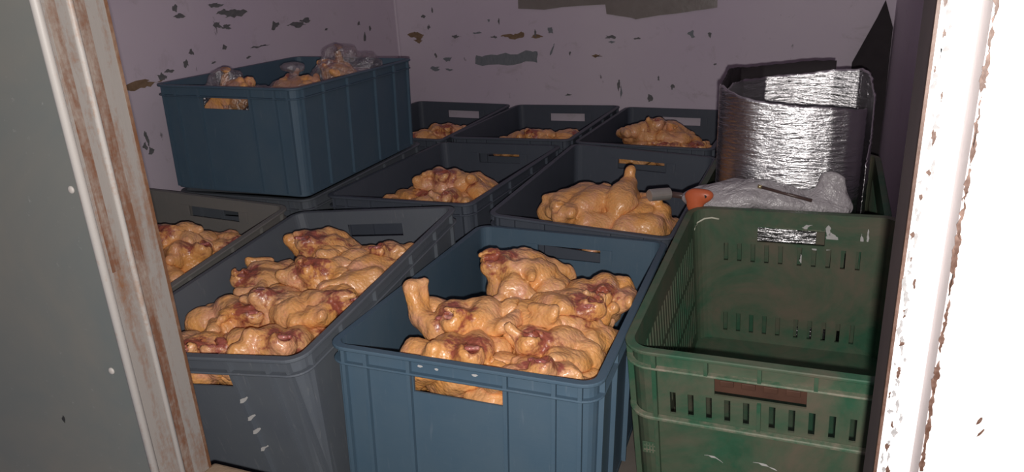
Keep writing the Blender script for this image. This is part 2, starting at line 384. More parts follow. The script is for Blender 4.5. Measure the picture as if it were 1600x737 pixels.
for i, (x, z, rx, ry, mt) in enumerate([(-1.46, .532, .03, .016, 'ruststain'), (-1.45, .513, .018, .012, 'ruststain'), (-1.29, .524, .018, .006, 'chip'), (-1.13, .520, .014, .005, 'chip'), (-1.06, .521, .05, .008, 'ruststain'), (-1.03, .524, .018, .012, 'ruststain'), (-.965, .520, .024, .008, 'ruststain'), (-.97, .533, .006, .016, 'chip'), (-.91, .541, .014, .018, 'smear'),
        (-.69, .514, .024, .009, 'chip'), (-.596, .508, .014, .004, 'chip'), (-.352, .517, .007, .010, 'chip'), (-.685, .497, .014, .004, 'smear'), (-1.33, .44, .022, .012, 'smear'), (-1.39, .404, .028, .010, 'smear'), (-1.33, .40, .016, .005, 'smear'), (-.905, .476, .004, .022, 'smear'), (-.84, .46, .004, .007, 'chip'),
        (-.66, .35, .007, .022, 'chip'), (-.653, .318, .005, .024, 'smear'), (-.55, .30, .010, .016, 'chip'), (-.52, .37, .004, .012, 'chip'), (-.47, .345, .006, .012, 'chip'), (-.30, .33, .006, .02, 'chip'), (-1.42, .60, .010, .006, 'chip'), (-1.38, .62, .004, .010, 'chip'), (-1.40, .56, .006, .010, 'chip'), (-1.11, .575, .003, .012, 'chip'), (-1.15, .58, .008, .005, 'smear'), (-.85, .31, .014, .004, 'chip'), (-1.38, .455, .005, .010, 'chip'), (-.74, .45, .02, .006, 'ruststain'), (-.41, .52, .012, .014, 'smear'), (-1.2, .535, .02, .004, 'smear'), (-.33, .42, .006, .004, 'chip')]):
    on_back('paint_chip', x, z, blobpts(rx * .85, ry * .8, i, 10, .6), mt, i, .4 if ry > 2 * rx and x == -.905 else 0)
for i, (y, z, rx, ry, mt) in enumerate([(1.70, .712, .04, .008, 'chip'), (1.78, .684, .065, .010, 'chip'), (1.74, .69, .03, .014, 'chip'), (1.70, .66, .016, .012, 'chip'), (1.73, .652, .022, .008, 'chip'), (1.56, .715, .010, .010, 'chip'), (1.57, .695, .018, .007, 'chip'), (1.94, .637, .022, .016, 'chip'), (2.05, .628, .055, .010, 'chip'), (2.10, .638, .03, .009, 'chip'), (1.585, .60, .009, .010, 'chip'), (1.71, .60, .010, .010, 'chip'),
        (1.40, .548, .075, .012, 'ruststain'), (1.93, .528, .05, .008, 'ruststain'), (1.385, .42, .008, .024, 'chip'), (1.39, .385, .014, .012, 'chip'), (1.375, .40, .010, .010, 'chip'), (2.43, .55, .009, .02, 'chip'), (2.47, .575, .008, .012, 'chip'), (2.40, .60, .007, .010, 'chip'), (1.5, .565, .02, .006, 'chip'), (1.56, .575, .010, .010, 'chip'), (1.47, .555, .016, .010, 'chip'), (1.85, .585, .05, .003, 'chip'), (1.80, .56, .012, .004, 'chip'), (1.66, .565, .010, .004, 'chip'), (2.2, .60, .01, .006, 'chip')]):
    on_left('paint_chip', y, z, blobpts(rx * .85, ry * .75, 300 + i, 10, .6), mt, 300 + i)

# ------------------------------------------------------------------ blue stacking crates
HB = .265
XS_B = [-.135, -.066, .066, .135]; YS_B = [-.20, -.066, .066, .20]
def hole_b(x, y, z): return abs(y) > .27 and abs(x) < .066 and HB - .056 < z < HB - .029
shell_b = shell('crate_body', .191, .291, .022, .0032, .003, HB, [0, .02, HB - .056, HB - .029, HB - .012, HB - .002], XS_B, YS_B, hole_b)
lip_t = lip('crate_rim', .191, .291, .022, -.0034, .0088, HB - .0055, HB)
lip_m = lip('crate_flange', .1905, .2905, .022, -.0005, .0085, HB - .028, HB - .0245)
foot_b = lip('crate_foot', .1875, .2875, .022, -.004, .0010, -.0, .012)
def rib_mesh(name, hw, dep, z0, z1, taper, H):
    V = []
    for z in (z0, z1):
        k = taper * (1 - z / H)
        V += [(-hw, -dep + k, z), (hw, -dep + k, z), (hw, k + .0005, z), (-hw, k + .0005, z)]
    return pyd(name, V, [(0, 1, 2, 3), (4, 5, 6, 7), (0, 1, 5, 4), (1, 2, 6, 5), (2, 3, 7, 6), (3, 0, 4, 7)])
rib_s = rib_mesh('crate_rib', .0028, .0070, .006, HB - .004, .003, HB)
TB_ = .026
shell_b2 = shell('crate_body_tapered', .191, .291, .022, .0032, TB_, HB, [0, .02, HB - .056, HB - .029, HB - .012, HB - .002], XS_B, YS_B, hole_b)
rib_s2 = rib_mesh('crate_rib_tapered', .0028, .0070, .006, HB - .004, TB_, HB)
foot_b2 = lip('crate_foot_tapered', .1645, .2645, .022, -.004, .0010, -.0, .012)
grip_pad = boxm('grip_pad', -.012, .012, -.0012, .0012, -.015, .015)
SX = {'B': .972, 'C': .985}
def blue_crate(key_, body_mat, rim, yaw, pitch, roll, H, label, group=None):
    E_ = Euler((R(pitch), R(roll), R(yaw)), 'XYZ'); up = E_.to_matrix() @ Vector((0, 0, 1))
    root = empty('plastic_crate', Vector(rim) - up * H, E_); root.scale = (SX.get(key_, 1), 1, H / HB)
    tag(root, label, 'crate', group)
    def prt(nm, me, loc=(0, 0, 0), rot=(0, 0, 0), smooth=False):
        key = me.name + '_' + body_mat
        m2 = bpy.data.meshes.get(key)
        if m2 is None:
            m2 = me.copy(); m2.name = key; m2.materials.clear(); m2.materials.append(M[body_mat])
        return link(nm, m2, None, root, loc, rot)
    rb_ = rib_s2 if key_ == 'B' else rib_s
    prt('body', shell_b2 if key_ == 'B' else shell_b); prt('rim', lip_t); prt('flange', lip_m); prt('foot_ring', foot_b2 if key_ == 'B' else foot_b)
    for s, rz in ((-1, 0), (1, math.pi)):
        for x in (-.172, -.137, -.0705, .0705, .137, .172):
            prt('rib', rb_, (x, s * .291, 0), (0, 0, rz))
        for y in (-.265, -.18, -.0705, .0705, .18, .265):
            prt('rib', rb_, (s * .191, y, 0), (0, 0, math.pi / 2 * s))
        for x in (-.078, .078):
            prt('grip_pad', grip_pad, (x, s * .2872, HB - .0425))
    return root, E_
# name: (material, rim centre, yaw, pitch, roll, height, label)
CR = {
 'C': ('blue', (-.428, 1.0770, .2790), 2.5, -2.8, 1.5, .2590, 'blue plastic crate of chickens right beside the empty green crate'),
 'B': ('slate', (-.8300, 1.0062, .2955), 3.8, 2.6, -4.8, .267, 'leaning slate grey crate of chickens with white scuffs along a front rib'),
 'E': ('navy', (-.4297, 1.6868, .2802), -1.0, 1.3, 3.0, .263, 'dark blue crate holding two large plump chickens'),
 'F': ('navy', (-.8800, 1.7460, .2769), -2.0, -.6, -1.1, .270, 'dark crate of chickens directly behind the leaning scuffed crate'),
 'A': ('grey', (-1.2763, 1.0442, .2841), 7.3, 2.1, 5.2, .255, 'dusty grey crate of chickens half hidden by the rusty door jamb'),
 'H': ('slate', (-1.300, 1.700, .2790), .8, 0, 0, .279, 'grey crate carrying the stacked crate of bagged chicken'),
 'G1': ('navy', (-1.2665, 2.3520, .2769), .3, 0, .9, .272, 'dark crate by the back wall in the corner behind the stacked crate'),
 'G2': ('navy', (-.8495, 2.3520, .2813), -.4, -1.1, -.7, .272, 'dark crate by the back wall, between two other back wall crates'),
 'G3': ('navy', (-.4399, 2.3520, .2758), -1.4, -1.0, .5, .267, 'dark crate by the back wall beside the foil liner'),
 'T': ('blue', (-1.2853, 1.6766, .5426), 2.75, -1.1, 1.36, .2529, 'blue crate stacked on top of others, holding bagged chicken'),
}
CRO = {}
for k, a in CR.items():
    CRO[k] = blue_crate(k, a[0], a[1], a[2], a[3], a[4], a[5], a[6])[0]
for i, (x, z) in enumerate(((.0735, .190), (.0745, .158), (.0740, .133), (.0750, .100))):
    pts = [(-.006, -.004), (.000, -.003), (.011, .006), (.010, .008), (.000, .004), (-.004, .002)]
    link('scuff_mark', flake('scuff_mark', pts, .0006, i, 2, .2), 'white', CRO['B'], (x, -.2978 + TB_ * (1 - z / HB), z), (R(90), 0, 0))
link('scuff_mark', flake('scuff_mark', blobpts(.008, .003, 3), .0005, 3), 'white', CRO['B'], (-.075, -.2925, HB - .015), (R(90), R(-35), 0))
for i, (x, z) in enumerate(((-.055, HB - .015), (-.030, HB - .016), (.026, HB - .015))):
    link('scuff_mark', flake('scuff_mark', blobpts(.0035, .0018, 20 + i), .0005, i), 'white', CRO['C'], (x, -.2905, z), (R(90), 0, 0))

# ------------------------------------------------------------------ green vented crates
HG, WG, LG = .31, .369, .50
slots = [s * (.0165 + .0245 * k) for s in (-1, 1) for k in range(5)]
XS_G = sorted(sum([[c - .004, c + .004] for c in slots], [])  + [-.058, .058])
ysl = [-.20 + .0165 * i for i in range(25)]
YS_G = sorted(sum([[c - .0035, c + .0035] for c in ysl], []))
def hole_g(x, y, z):
    if abs(y) > LG / 2 - .03 and abs(x) < WG / 2 - .03:
        if HG - .068 < z < HG - .033: return abs(x) < .058
        if HG - .115 < z < HG - .074 or HG - .285 < z < HG - .240: return any(abs(x - c) < .0041 for c in slots)
    elif abs(x) > WG / 2 - .03 and abs(y) < LG / 2 - .03:
        if HG - .12 < z < HG - .05 or HG - .20 < z < HG - .13 or HG - .28 < z < HG - .21: return any(abs(y - c) < .0036 for c in ysl)
    return False
zg = sorted({0, .02, HG - .285, HG - .28, HG - .24, HG - .21, HG - .20, HG - .13, HG - .12, HG - .115, HG - .074, HG - .068, HG - .05, HG - .033, HG - .012, HG - .002})
ag, bg = WG / 2 - .009, LG / 2 - .009
shell_g = shell('green_body', ag, bg, .030, .0036, .006, HG, zg, XS_G, YS_G, hole_g)
g_t = lip('green_rim', ag, bg, .030, -.0040, .0090, HG - .006, HG)
g_m = lip('green_flange', ag, bg, .030, -.0005, .0085, HG - .032, HG - .028)
g_l = lip('green_low_flange', ag - .001, bg - .001, .030, -.0005, .0085, HG - .126, HG - .120)
g_f = lip('green_foot', ag - .006, bg - .006, .030, -.0005, .006, 0, .012)
g_rib = rib_mesh('green_rib', .003, .0078, .008, HG - .004, .006, HG)
g_srib = boxm('green_short_rib', -.0025, .0025, -.0075, .0005, HG - .030, HG - .004)
g_post = lip('green_corner', .010, .010, .009, -.004, .0, .01, HG - .01)
def green_crate(rim, yaw, pitch, roll, H, label):
    E_ = Euler((R(pitch), R(roll), R(yaw)), 'XYZ'); up = E_.to_matrix() @ Vector((0, 0, 1))
    root = empty('vented_crate', Vector(rim) - up * H, E_); root.scale = (1, 1, H / HG); tag(root, label, 'crate')
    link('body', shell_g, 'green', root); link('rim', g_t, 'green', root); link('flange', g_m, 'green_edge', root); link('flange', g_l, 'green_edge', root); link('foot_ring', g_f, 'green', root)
    for s, rz in ((-1, 0), (1, math.pi)):
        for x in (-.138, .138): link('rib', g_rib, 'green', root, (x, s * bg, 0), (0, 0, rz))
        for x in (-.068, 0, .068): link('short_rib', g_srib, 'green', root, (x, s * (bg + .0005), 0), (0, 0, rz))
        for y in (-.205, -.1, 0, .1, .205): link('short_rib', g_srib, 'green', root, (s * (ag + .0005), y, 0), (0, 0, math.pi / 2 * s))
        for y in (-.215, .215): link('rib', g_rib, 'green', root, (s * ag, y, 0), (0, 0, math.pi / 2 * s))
    return root
gD = green_crate((-.033, 1.145, .3110), -1.9, 5.8, -1.4, .2825, 'empty green vented crate in front of the foil liner')
gK = green_crate((-.036, 1.705, .3080), -.5, 0, 0, .308, 'green vented crate behind the empty one, holding the foil liner')
# ledge at mid height on the faces of the near crate: centre rib between the two groups of slots, grip behind the handle
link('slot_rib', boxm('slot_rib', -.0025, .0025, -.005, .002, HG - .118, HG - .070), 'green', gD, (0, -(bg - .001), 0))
gp = link('handle_grip', boxm('handle_grip', -.060, .060, -.002, .002, HG - .069, HG - .032), 'grip', gD, (0, -(bg - .014), 0))
for x in (-.043, -.015, .013, .041):
    link('grip_tooth', boxm('grip_tooth', -.009, .009, -.004, .0, HG - .056, HG - .046, .001), 'grip', gp, (x, -.002, 0))
# square emblem moulded into the corner panel
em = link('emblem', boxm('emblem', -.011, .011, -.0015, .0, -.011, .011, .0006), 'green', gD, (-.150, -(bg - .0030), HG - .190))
for x, z, wx, wz in ((0, 0, .0007, .009), (-.0045, 0, .0007, .009), (.0045, 0, .0007, .009), (0, .004, .009, .0007), (0, -.004, .009, .0007)):
    link('emblem_line', boxm('emblem_line', x - wx, x + wx, -.0024, -.001, z - wz, z + wz), 'green_edge', em)
# paint scrapes on the inside of the far end and on the front
def scr(x, z, pts, seed, inside=True):
    y = bg - .0038 - .0002 if inside else -(bg - .0008)
    link('paint_scrape', flake('paint_scrape', pts, .0006, seed, 3, .3), 'white', gD, (x, y, z), (R(90), 0, 0))
scr(.030, HG - .030, [(-.012, .0), (-.004, .007), (.006, .007), (.0, .003), (-.004, -.003)], 1)
scr(.062, HG - .034, blobpts(.004, .012, 11), 2); scr(.070, HG - .052, blobpts(.010, .014, 12), 3); scr(.052, HG - .074, blobpts(.022, .005, 13), 4)
scr(.012, HG - .125, [(-.008, .014), (-.003, .010), (-.002, -.002), (.010, -.008), (.010, -.013), (-.006, -.008)], 5); scr(.020, HG - .100, blobpts(.003, .012, 14), 6)
scr(.118, HG - .050, blobpts(.002, .015, 15), 7); scr(.127, HG - .040, blobpts(.002, .014, 16), 8)
scr(.118, HG - .140, [(-.004, -.016), (.002, -.018), (.010, .004), (.009, .018), (.002, .018), (-.002, .006)], 9)
scr(.100, HG - .190, [(-.004, -.03), (.000, -.03), (.006, .0), (.012, .03), (.008, .032), (-.001, .004)], 10)
scr(.080, HG - .205, blobpts(.002, .010, 17), 11); scr(-.048, HG - .082, blobpts(.003, .005, 18), 12)
scr(.01, HG - .185, [(-.016, .004), (.004, .001), (.016, -.004), (.002, .004)], 13, False); scr(-.06, HG - .187, [(-.012, .003), (.004, .001), (.014, -.006), (.002, .004)], 14, False)

# ------------------------------------------------------------------ chickens (implicit surface, polygonised)
def surface_nets(D, org, h):
    s = D < 0
    nx, ny, nz = D.shape
    cs = [s[i:nx - 1 + i, j:ny - 1 + j, k:nz - 1 + k] for i in (0, 1) for j in (0, 1) for k in (0, 1)]
    cnt = sum(c.astype(np.int8) for c in cs); act = (cnt > 0) & (cnt < 8)
    idx = -np.ones(act.shape, dtype=np.int64); pos = np.argwhere(act); idx[act] = np.arange(len(pos))
    acc = np.zeros((len(pos), 3)); num = np.zeros(len(pos))
    P = pos
    off = [(i, j, k) for i in (0, 1) for j in (0, 1) for k in (0, 1)]
    for a in off:
        for ax in range(3):
            if a[ax]: continue
            b = list(a); b[ax] = 1
            va = D[P[:, 0] + a[0], P[:, 1] + a[1], P[:, 2] + a[2]]; vb = D[P[:, 0] + b[0], P[:, 1] + b[1], P[:, 2] + b[2]]
            cr = (va < 0) != (vb < 0)
            tt = np.where(cr, va / np.where(cr, va - vb, 1), 0)
            q = np.array(a, float)[None, :].repeat(len(P), 0); q[:, ax] += tt
            acc += q * cr[:, None]; num += cr
    Vv = (pos + acc / num[:, None]) * h + org
    Fq = []
    for ax in range(3):
        b, c = [(1, 2), (2, 0), (0, 1)][ax]
        sl0 = [slice(None)] * 3; sl1 = [slice(None)] * 3; sl0[ax] = slice(0, -1); sl1[ax] = slice(1, None)
        cr = s[tuple(sl0)] != s[tuple(sl1)]
        e = np.argwhere(cr)
        ok = (e[:, b] > 0) & (e[:, c] > 0) & (e[:, b] < D.shape[b] - 1) & (e[:, c] < D.shape[c] - 1); e = e[ok]
        def cell(db, dc):
            q = e.copy(); q[:, b] -= db; q[:, c] -= dc; return idx[q[:, 0], q[:, 1], q[:, 2]]
        quad = np.stack([cell(1, 1), cell(0, 1), cell(0, 0), cell(1, 0)], 1)
        fl_ = ~s[tuple(sl0)][e[:, 0], e[:, 1], e[:, 2]]
        quad[fl_] = quad[fl_][:, ::-1]
        Fq.append(quad)
    return Vv, np.concatenate(Fq)
def s_ell(P, c, r):
    q = P - np.array(c); r = np.array(r); k0 = np.sqrt(((q / r) ** 2).sum(-1)); k1 = np.sqrt(((q / r ** 2) ** 2).sum(-1)) + 1e-9
    return k0 * (k0 - 1) / k1
def s_cone(P, a, b, ra, rb):
    a = np.array(a, float); b = np.array(b, float); ab = b - a; t_ = np.clip(((P - a) @ ab) / (ab @ ab), 0, 1)
    return np.sqrt((((P - a) - t_[..., None] * ab) ** 2).sum(-1)) - (ra + (rb - ra) * t_)
def smin(a, b, k):
    h_ = np.clip(.5 + .5 * (b - a) / k, 0, 1); return b + (a - b) * h_ - k * h_ * (1 - h_)
def wob(P, seed, amp, fr):
    r_ = np.random.RandomState(seed); o_ = np.zeros(P.shape[:-1])
    for _ in range(6):
        k = r_.normal(size=3) * fr; o_ += np.sin(P @ k + r_.uniform(0, 6.28))
    return o_ * amp / 3
def relax(V, Fq):
    nb = np.zeros_like(V); ct = np.zeros(len(V))
    for i in range(4):
        a_, b_ = Fq[:, i], Fq[:, (i + 1) % 4]
        np.add.at(nb, a_, V[b_]); np.add.at(ct, a_, 1); np.add.at(nb, b_, V[a_]); np.add.at(ct, b_, 1)
    return V * .6 + nb / np.maximum(ct, 1)[:, None] * .4, Fq
def biggest(V, Fq):
    """keep the largest connected piece so that a body stays one continuous surface"""
    lab = np.arange(len(V))
    while True:
        m_ = lab[Fq].min(1); new = lab.copy(); np.minimum.at(new, Fq.ravel(), np.repeat(m_, 4)); new = new[new]
        if (new == lab).all(): break
        lab = new
    best = np.bincount(lab[Fq[:, 0]]).argmax(); Fq = Fq[lab[Fq[:, 0]] == best]
    use = np.unique(Fq); mp = np.zeros(len(V), int); mp[use] = np.arange(len(use))
    return V[use], mp[Fq]
def skin_mesh(name, V, Fq, fl_):
    me = bpy.data.meshes.new(name); me.from_pydata(V.tolist(), [], Fq.tolist()); me.update()
    at_ = me.attributes.new('flesh', 'FLOAT', 'POINT'); at_.data.foreach_set('value', fl_.astype(np.float32))
    me.materials.append(M['skin']); me.polygons.foreach_set('use_smooth', [True] * len(me.polygons)); return me
def chicken_mesh(seed, plump=False, wing_up=False):
    r_ = random.Random(seed); h = .0036
    lo = np.array([-.128, -.155, -.085]); hi = np.array([.128, .165, .115])
    g = [np.arange(lo[i], hi[i], h) for i in range(3)]
    P0 = np.stack(np.meshgrid(*g, indexing='ij'), -1).astype(np.float32)
    P = P0.copy()
    for ax in range(3): P[..., ax] += wob(P0, seed * 7 + ax, .005 if not plump else .003, 32)
    u = r_.uniform
    D = s_ell(P, (0, .0, -.006), (.060, .084, .046))
    for s in (-1, 1):
        D = smin(D, s_ell(P, (s * .024, -.018 + u(-.006, .006), .026), (.035, .060, .034 + u(-.004, .006))), .007)
    spread = u(-.006, .014)
    for s in (-1, 1):
        lift = u(-.010, .026); kn = (s * (.064 + spread), .006 + u(-.012, .012), .014 + lift * .5)
        hk = (s * (.044 + spread + u(-.022, .010)), .080 + u(-.012, .008), .012 + lift * .6)
        if plump: hk = (s * .036, .076, (.034 if s > 0 else .020) + lift * .3)
        D = smin(D, s_ell(P, (s * .048, .034, .006), (.038, .048, .040)), .006)
        leg = smin(s_cone(P, kn, hk, .0350, .0150), s_ell(P, hk, (.0155, .0155, .0155)), .008)
        if plump: leg = smin(leg, s_cone(P, hk, (hk[0] * 1.05, hk[1] + .014, hk[2] + (.024 if s > 0 else .006)), .0095, .0115), .003)
        D = smin(D, leg, .0032)
        sh = (s * .052, -.058, .008 + u(-.01, .01)); out = u(-.004, .014)
        el = (s * (.080 + out), -.012 + u(-.02, .012), -.004 + u(-.010, .024)); wr_ = (s * (.068 + out * 1.4), -.076 + u(-.014, .01), -.004 + u(-.012, .034))
        tip = (wr_[0] + s * u(-.01, .012), wr_[1] + .036, wr_[2] + u(.006, .018))
        if wing_up and s < 0:
            sh = (-.050, -.055, .010); el = (-.086, -.040, .030); wr_ = (-.094, -.048, .080); tip = (-.078, -.036, .090)
        wg = smin(smin(s_cone(P, sh, el, .0250, .0185), s_cone(P, el, wr_, .0185, .0140), .005), s_cone(P, wr_, tip, .0125, .0080), .004)
        if wing_up and s < 0:
            wg = smin(wg, s_cone(P, (-.078, -.030, .034), (-.078, -.032, .078), .012, .009), .008)
        D = smin(D, wg, .0030)
    nk = (u(-.016, .016), -.088, .030 + u(-.01, .01))
    D = smin(D, s_cone(P, (0, -.055, .012), nk, .032, .020), .008)
    D = smin(D, s_ell(P, (u(-.006, .006), .092, -.006), (.019, .024, .012)), .006)
    # folds of loose skin round the neck and over the breast
    for _ in range(6):
        c = (u(-.045, .045), u(-.085, .0), .034 + u(-.006, .010)); e = (c[0] + u(-.035, .035), c[1] + u(-.035, .035), c[2] + u(-.008, .008))
        D = smin(D, s_cone(P, c, e, .0120, .009), .006)
    # cavity at the vent and hollow at the neck
    D = np.maximum(D, -s_ell(P, (0, .096, .022), (.016, .020, .011)))
    D = np.maximum(D, -s_ell(P, (nk[0], nk[1] - .004, nk[2] + .014), (.013, .016, .010)))
    D += wob(P0, seed + 50, .0020, 85) + wob(P0, seed + 90, .0011, 190)
    V, Fq = relax(*surface_nets(D, lo, h))
    rs = np.random.RandomState(seed); spots = [V[rs.randint(len(V))] for _ in range(3)]
    def flesh(V):
        dn = np.sqrt((((V - np.array([nk[0], nk[1] + .014, nk[2] + .012])) / np.array([1.2, 1.0, 1.0])) ** 2).sum(-1))
        fl_ = np.clip(1.12 - dn / .056, 0, 1)
        dc = np.sqrt(((V - np.array([0, .090, .020])) ** 2).sum(-1)); fl_ = np.maximum(fl_, np.clip(1.1 - dc / .034, 0, 1))
        for c in spots: fl_ = np.maximum(fl_, np.clip(.66 - np.sqrt(((V - c) ** 2).sum(-1)) / .055, 0, 1))
        return fl_ * (.30 if plump else 1.0)
    me = skin_mesh('chicken_%d' % seed, V, Fq, flesh(V))
    # neck stump: its own small lumpy mesh of raw flesh
    lo2 = np.array([-.035, -.035, -.03]); g2 = [np.arange(lo2[i], -lo2[i], .0024) for i in range(3)]
    Q = np.stack(np.meshgrid(*g2, indexing='ij'), -1)
    D2 = s_ell(Q, (0, 0, 0), (.012, .013, .005))
    for _ in range(7): D2 = smin(D2, s_ell(Q, (u(-.018, .018), u(-.017, .013), u(-.002, .003)), (u(.003, .007), u(.004, .010), u(.002, .0045))), .0015)
    return dict(me=me, np=np.array([nk[0], nk[1] + .004, nk[2] + .008]), V=V, D=D.astype(np.float32), P=P0, lo=lo, h=h, flesh=flesh, D2=D2, Q=Q, lo2=lo2, h2=.0024)
VAR = [chicken_mesh(11), chicken_mesh(23), chicken_mesh(35), chicken_mesh(47), chicken_mesh(58), chicken_mesh(69), chicken_mesh(81, True), chicken_mesh(92, False, True)]
def crate_frame(k):
    a = CR[k]; E_ = Euler((R(a[3]), R(a[4]), R(a[2])), 'XYZ'); m = np.array(E_.to_matrix())
    return m, np.array(a[1]) - m @ np.array([0, 0, a[5]]), a[5]
def squeeze(W, k, room=.014):
    """keep world points inside the crate: slide first, then press the flesh flat against the walls"""
    m, o_, H = crate_frame(k); Lc = (W - o_) @ m; Lc[:, 0] /= SX.get(k, 1)
    sh_ = np.zeros(3)
    for ax, lim in ((0, .181), (1, .281)):
        mx, mn = Lc[:, ax].max() - lim, -lim - Lc[:, ax].min()
        if mx > room and mx > mn: sh_[ax] = -(mx - room)
        elif mn > room: sh_[ax] = mn - room
    if Lc[:, 2].min() < .004: sh_[2] = min(.004 - Lc[:, 2].min(), .03)
    Lc = Lc + sh_
    for ax, lim in ((0, .191), (1, .291)):
        lm = lim - .0048 - (TB_ if k == 'B' else .003) * np.clip(1 - Lc[:, 2] / H, 0, 1); w_ = .016
        q = np.abs(Lc[:, ax]); ex = np.clip(q - (lm - w_), 0, None)
        Lc[:, ax] = np.sign(Lc[:, ax]) * np.where(q > lm - w_, lm - w_ * np.exp(-ex / w_), q)
    Lc[:, 2] = np.maximum(Lc[:, 2], .0042)
    Lc[:, 0] *= SX.get(k, 1)
    return Lc @ m.T + o_
def wallfield(W, k):
    """signed distance to the inside of a crate, negative inside"""
    m, o_, H = crate_frame(k); Lc = (W - o_) @ m; Lc[:, 0] /= SX.get(k, 1)
    tp = (TB_ if k == 'B' else .003) * np.clip(1 - Lc[:, 2] / H, 0, 1)
    f_ = -smin(-(np.abs(Lc[:, 0]) - (.1862 - tp)), -(np.abs(Lc[:, 1]) - (.2862 - tp)), .012)
    return np.maximum(f_, .0042 - Lc[:, 2])
def sample(v_, Lp):
    """trilinear look-up of a chicken's distance field at local points"""
    D = v_['D']; q = (Lp - v_['lo']) / v_['h']; n_ = np.array(D.shape)
    ok = ((q >= 0) & (q < n_ - 1.001)).all(1); out = np.full(len(Lp), .05)
    q = q[ok]; i = q.astype(int); f = q - i; r_ = 0
    for dx in (0, 1):
        for dy in (0, 1):
            for dz in (0, 1):
                w_ = (f[:, 0] if dx else 1 - f[:, 0]) * (f[:, 1] if dy else 1 - f[:, 1]) * (f[:, 2] if dz else 1 - f[:, 2])
                r_ = r_ + w_ * D[i[:, 0] + dx, i[:, 1] + dy, i[:, 2] + dz]
    out[ok] = r_
    return out
HEAP = []
def chicken(x, y, z, yaw, var, s, label, group, pitch=0, roll=0, crate=None):
    v_ = VAR[var]; rot = np.array(Euler((R(pitch), R(roll), R(yaw)), 'XYZ').to_matrix()); c = np.array([x, y, z])
    m, o_, H = crate_frame(crate); Lc = (v_['V'] @ rot.T * s + c - o_) @ m; Lc[:, 0] /= SX.get(crate, 1); sh_ = np.zeros(3)
    for ax, lim in ((0, .184), (1, .284)):
        if crate == 'B': lim -= .008
        mx, mn = Lc[:, ax].max() - lim, -lim - Lc[:, ax].min()
        if mx > .008 and mx > mn: sh_[ax] = -(mx - .008)
        elif mn > .008: sh_[ax] = mn - .008
    if Lc[:, 2].min() < .004: sh_[2] = .004 - Lc[:, 2].min() - .004
    HEAP.append(dict(v=v_, var=var, rot=rot, s=s, c=c + m @ sh_, label=label, group=group, crate=crate))
def field(r, W): return sample(r['v'], (W - r['c']) @ r['rot'] / r['s']) * r['s']
def build_heaps():
    """birds in one crate press against each other and the walls: shared space goes to the bird that lies deeper in it"""
    for r in HEAP:
        v_, s = r['v'], r['s']
        near = [q for q in HEAP if q is not r and q['crate'] == r['crate'] and np.linalg.norm(q['c'] - r['c']) < .30]
        D = v_['D'] * s; sel = D < .010; W = v_['P'][sel] @ r['rot'].T * s + r['c']; fa = D[sel].astype(float); g = np.maximum(fa, wallfield(W, r['crate']))
        for q in near: g = np.maximum(g, (fa - field(q, W)) * .5)
        D = D.copy(); D[sel] = g
        V, Fq = relax(*biggest(*surface_nets(D, v_['lo'], v_['h'])))
        fl_ = v_['flesh'](V); Wv = V @ r['rot'].T * s; ctr = Wv.mean(0)
        o = link('plucked_chicken', skin_mesh('chicken_body', Wv - ctr, Fq, fl_), None, None, tuple(r['c'] + ctr)); tag(o, r['label'], 'chicken', r['group'])
        if r['var'] == 6: continue
        Q = v_['Q'].reshape(-1, 3); W = (Q + v_['np']) @ r['rot'].T * s + r['c']; f2 = v_['D2'].ravel() * s; fa = field(r, W); f2 = np.maximum(f2, wallfield(W, r['crate']))
        for q in near:
            fq = field(q, W); f2 = np.maximum(f2, np.minimum(-fq, (fa - fq) * .5))
        D2 = f2.reshape(v_['D2'].shape)
        if (D2 < 0).sum() < 12: continue
        V2, F2 = biggest(*surface_nets(D2, v_['lo2'], v_['h2']))
        me2 = bpy.data.meshes.new('neck'); me2.from_pydata(((V2 + v_['np']) @ r['rot'].T * s - ctr).tolist(), [], F2.tolist()); me2.update(); me2.materials.append(M['flesh'])
        me2.polygons.foreach_set('use_smooth', [True] * len(me2.polygons)); link('neck_stump', me2, None, o)
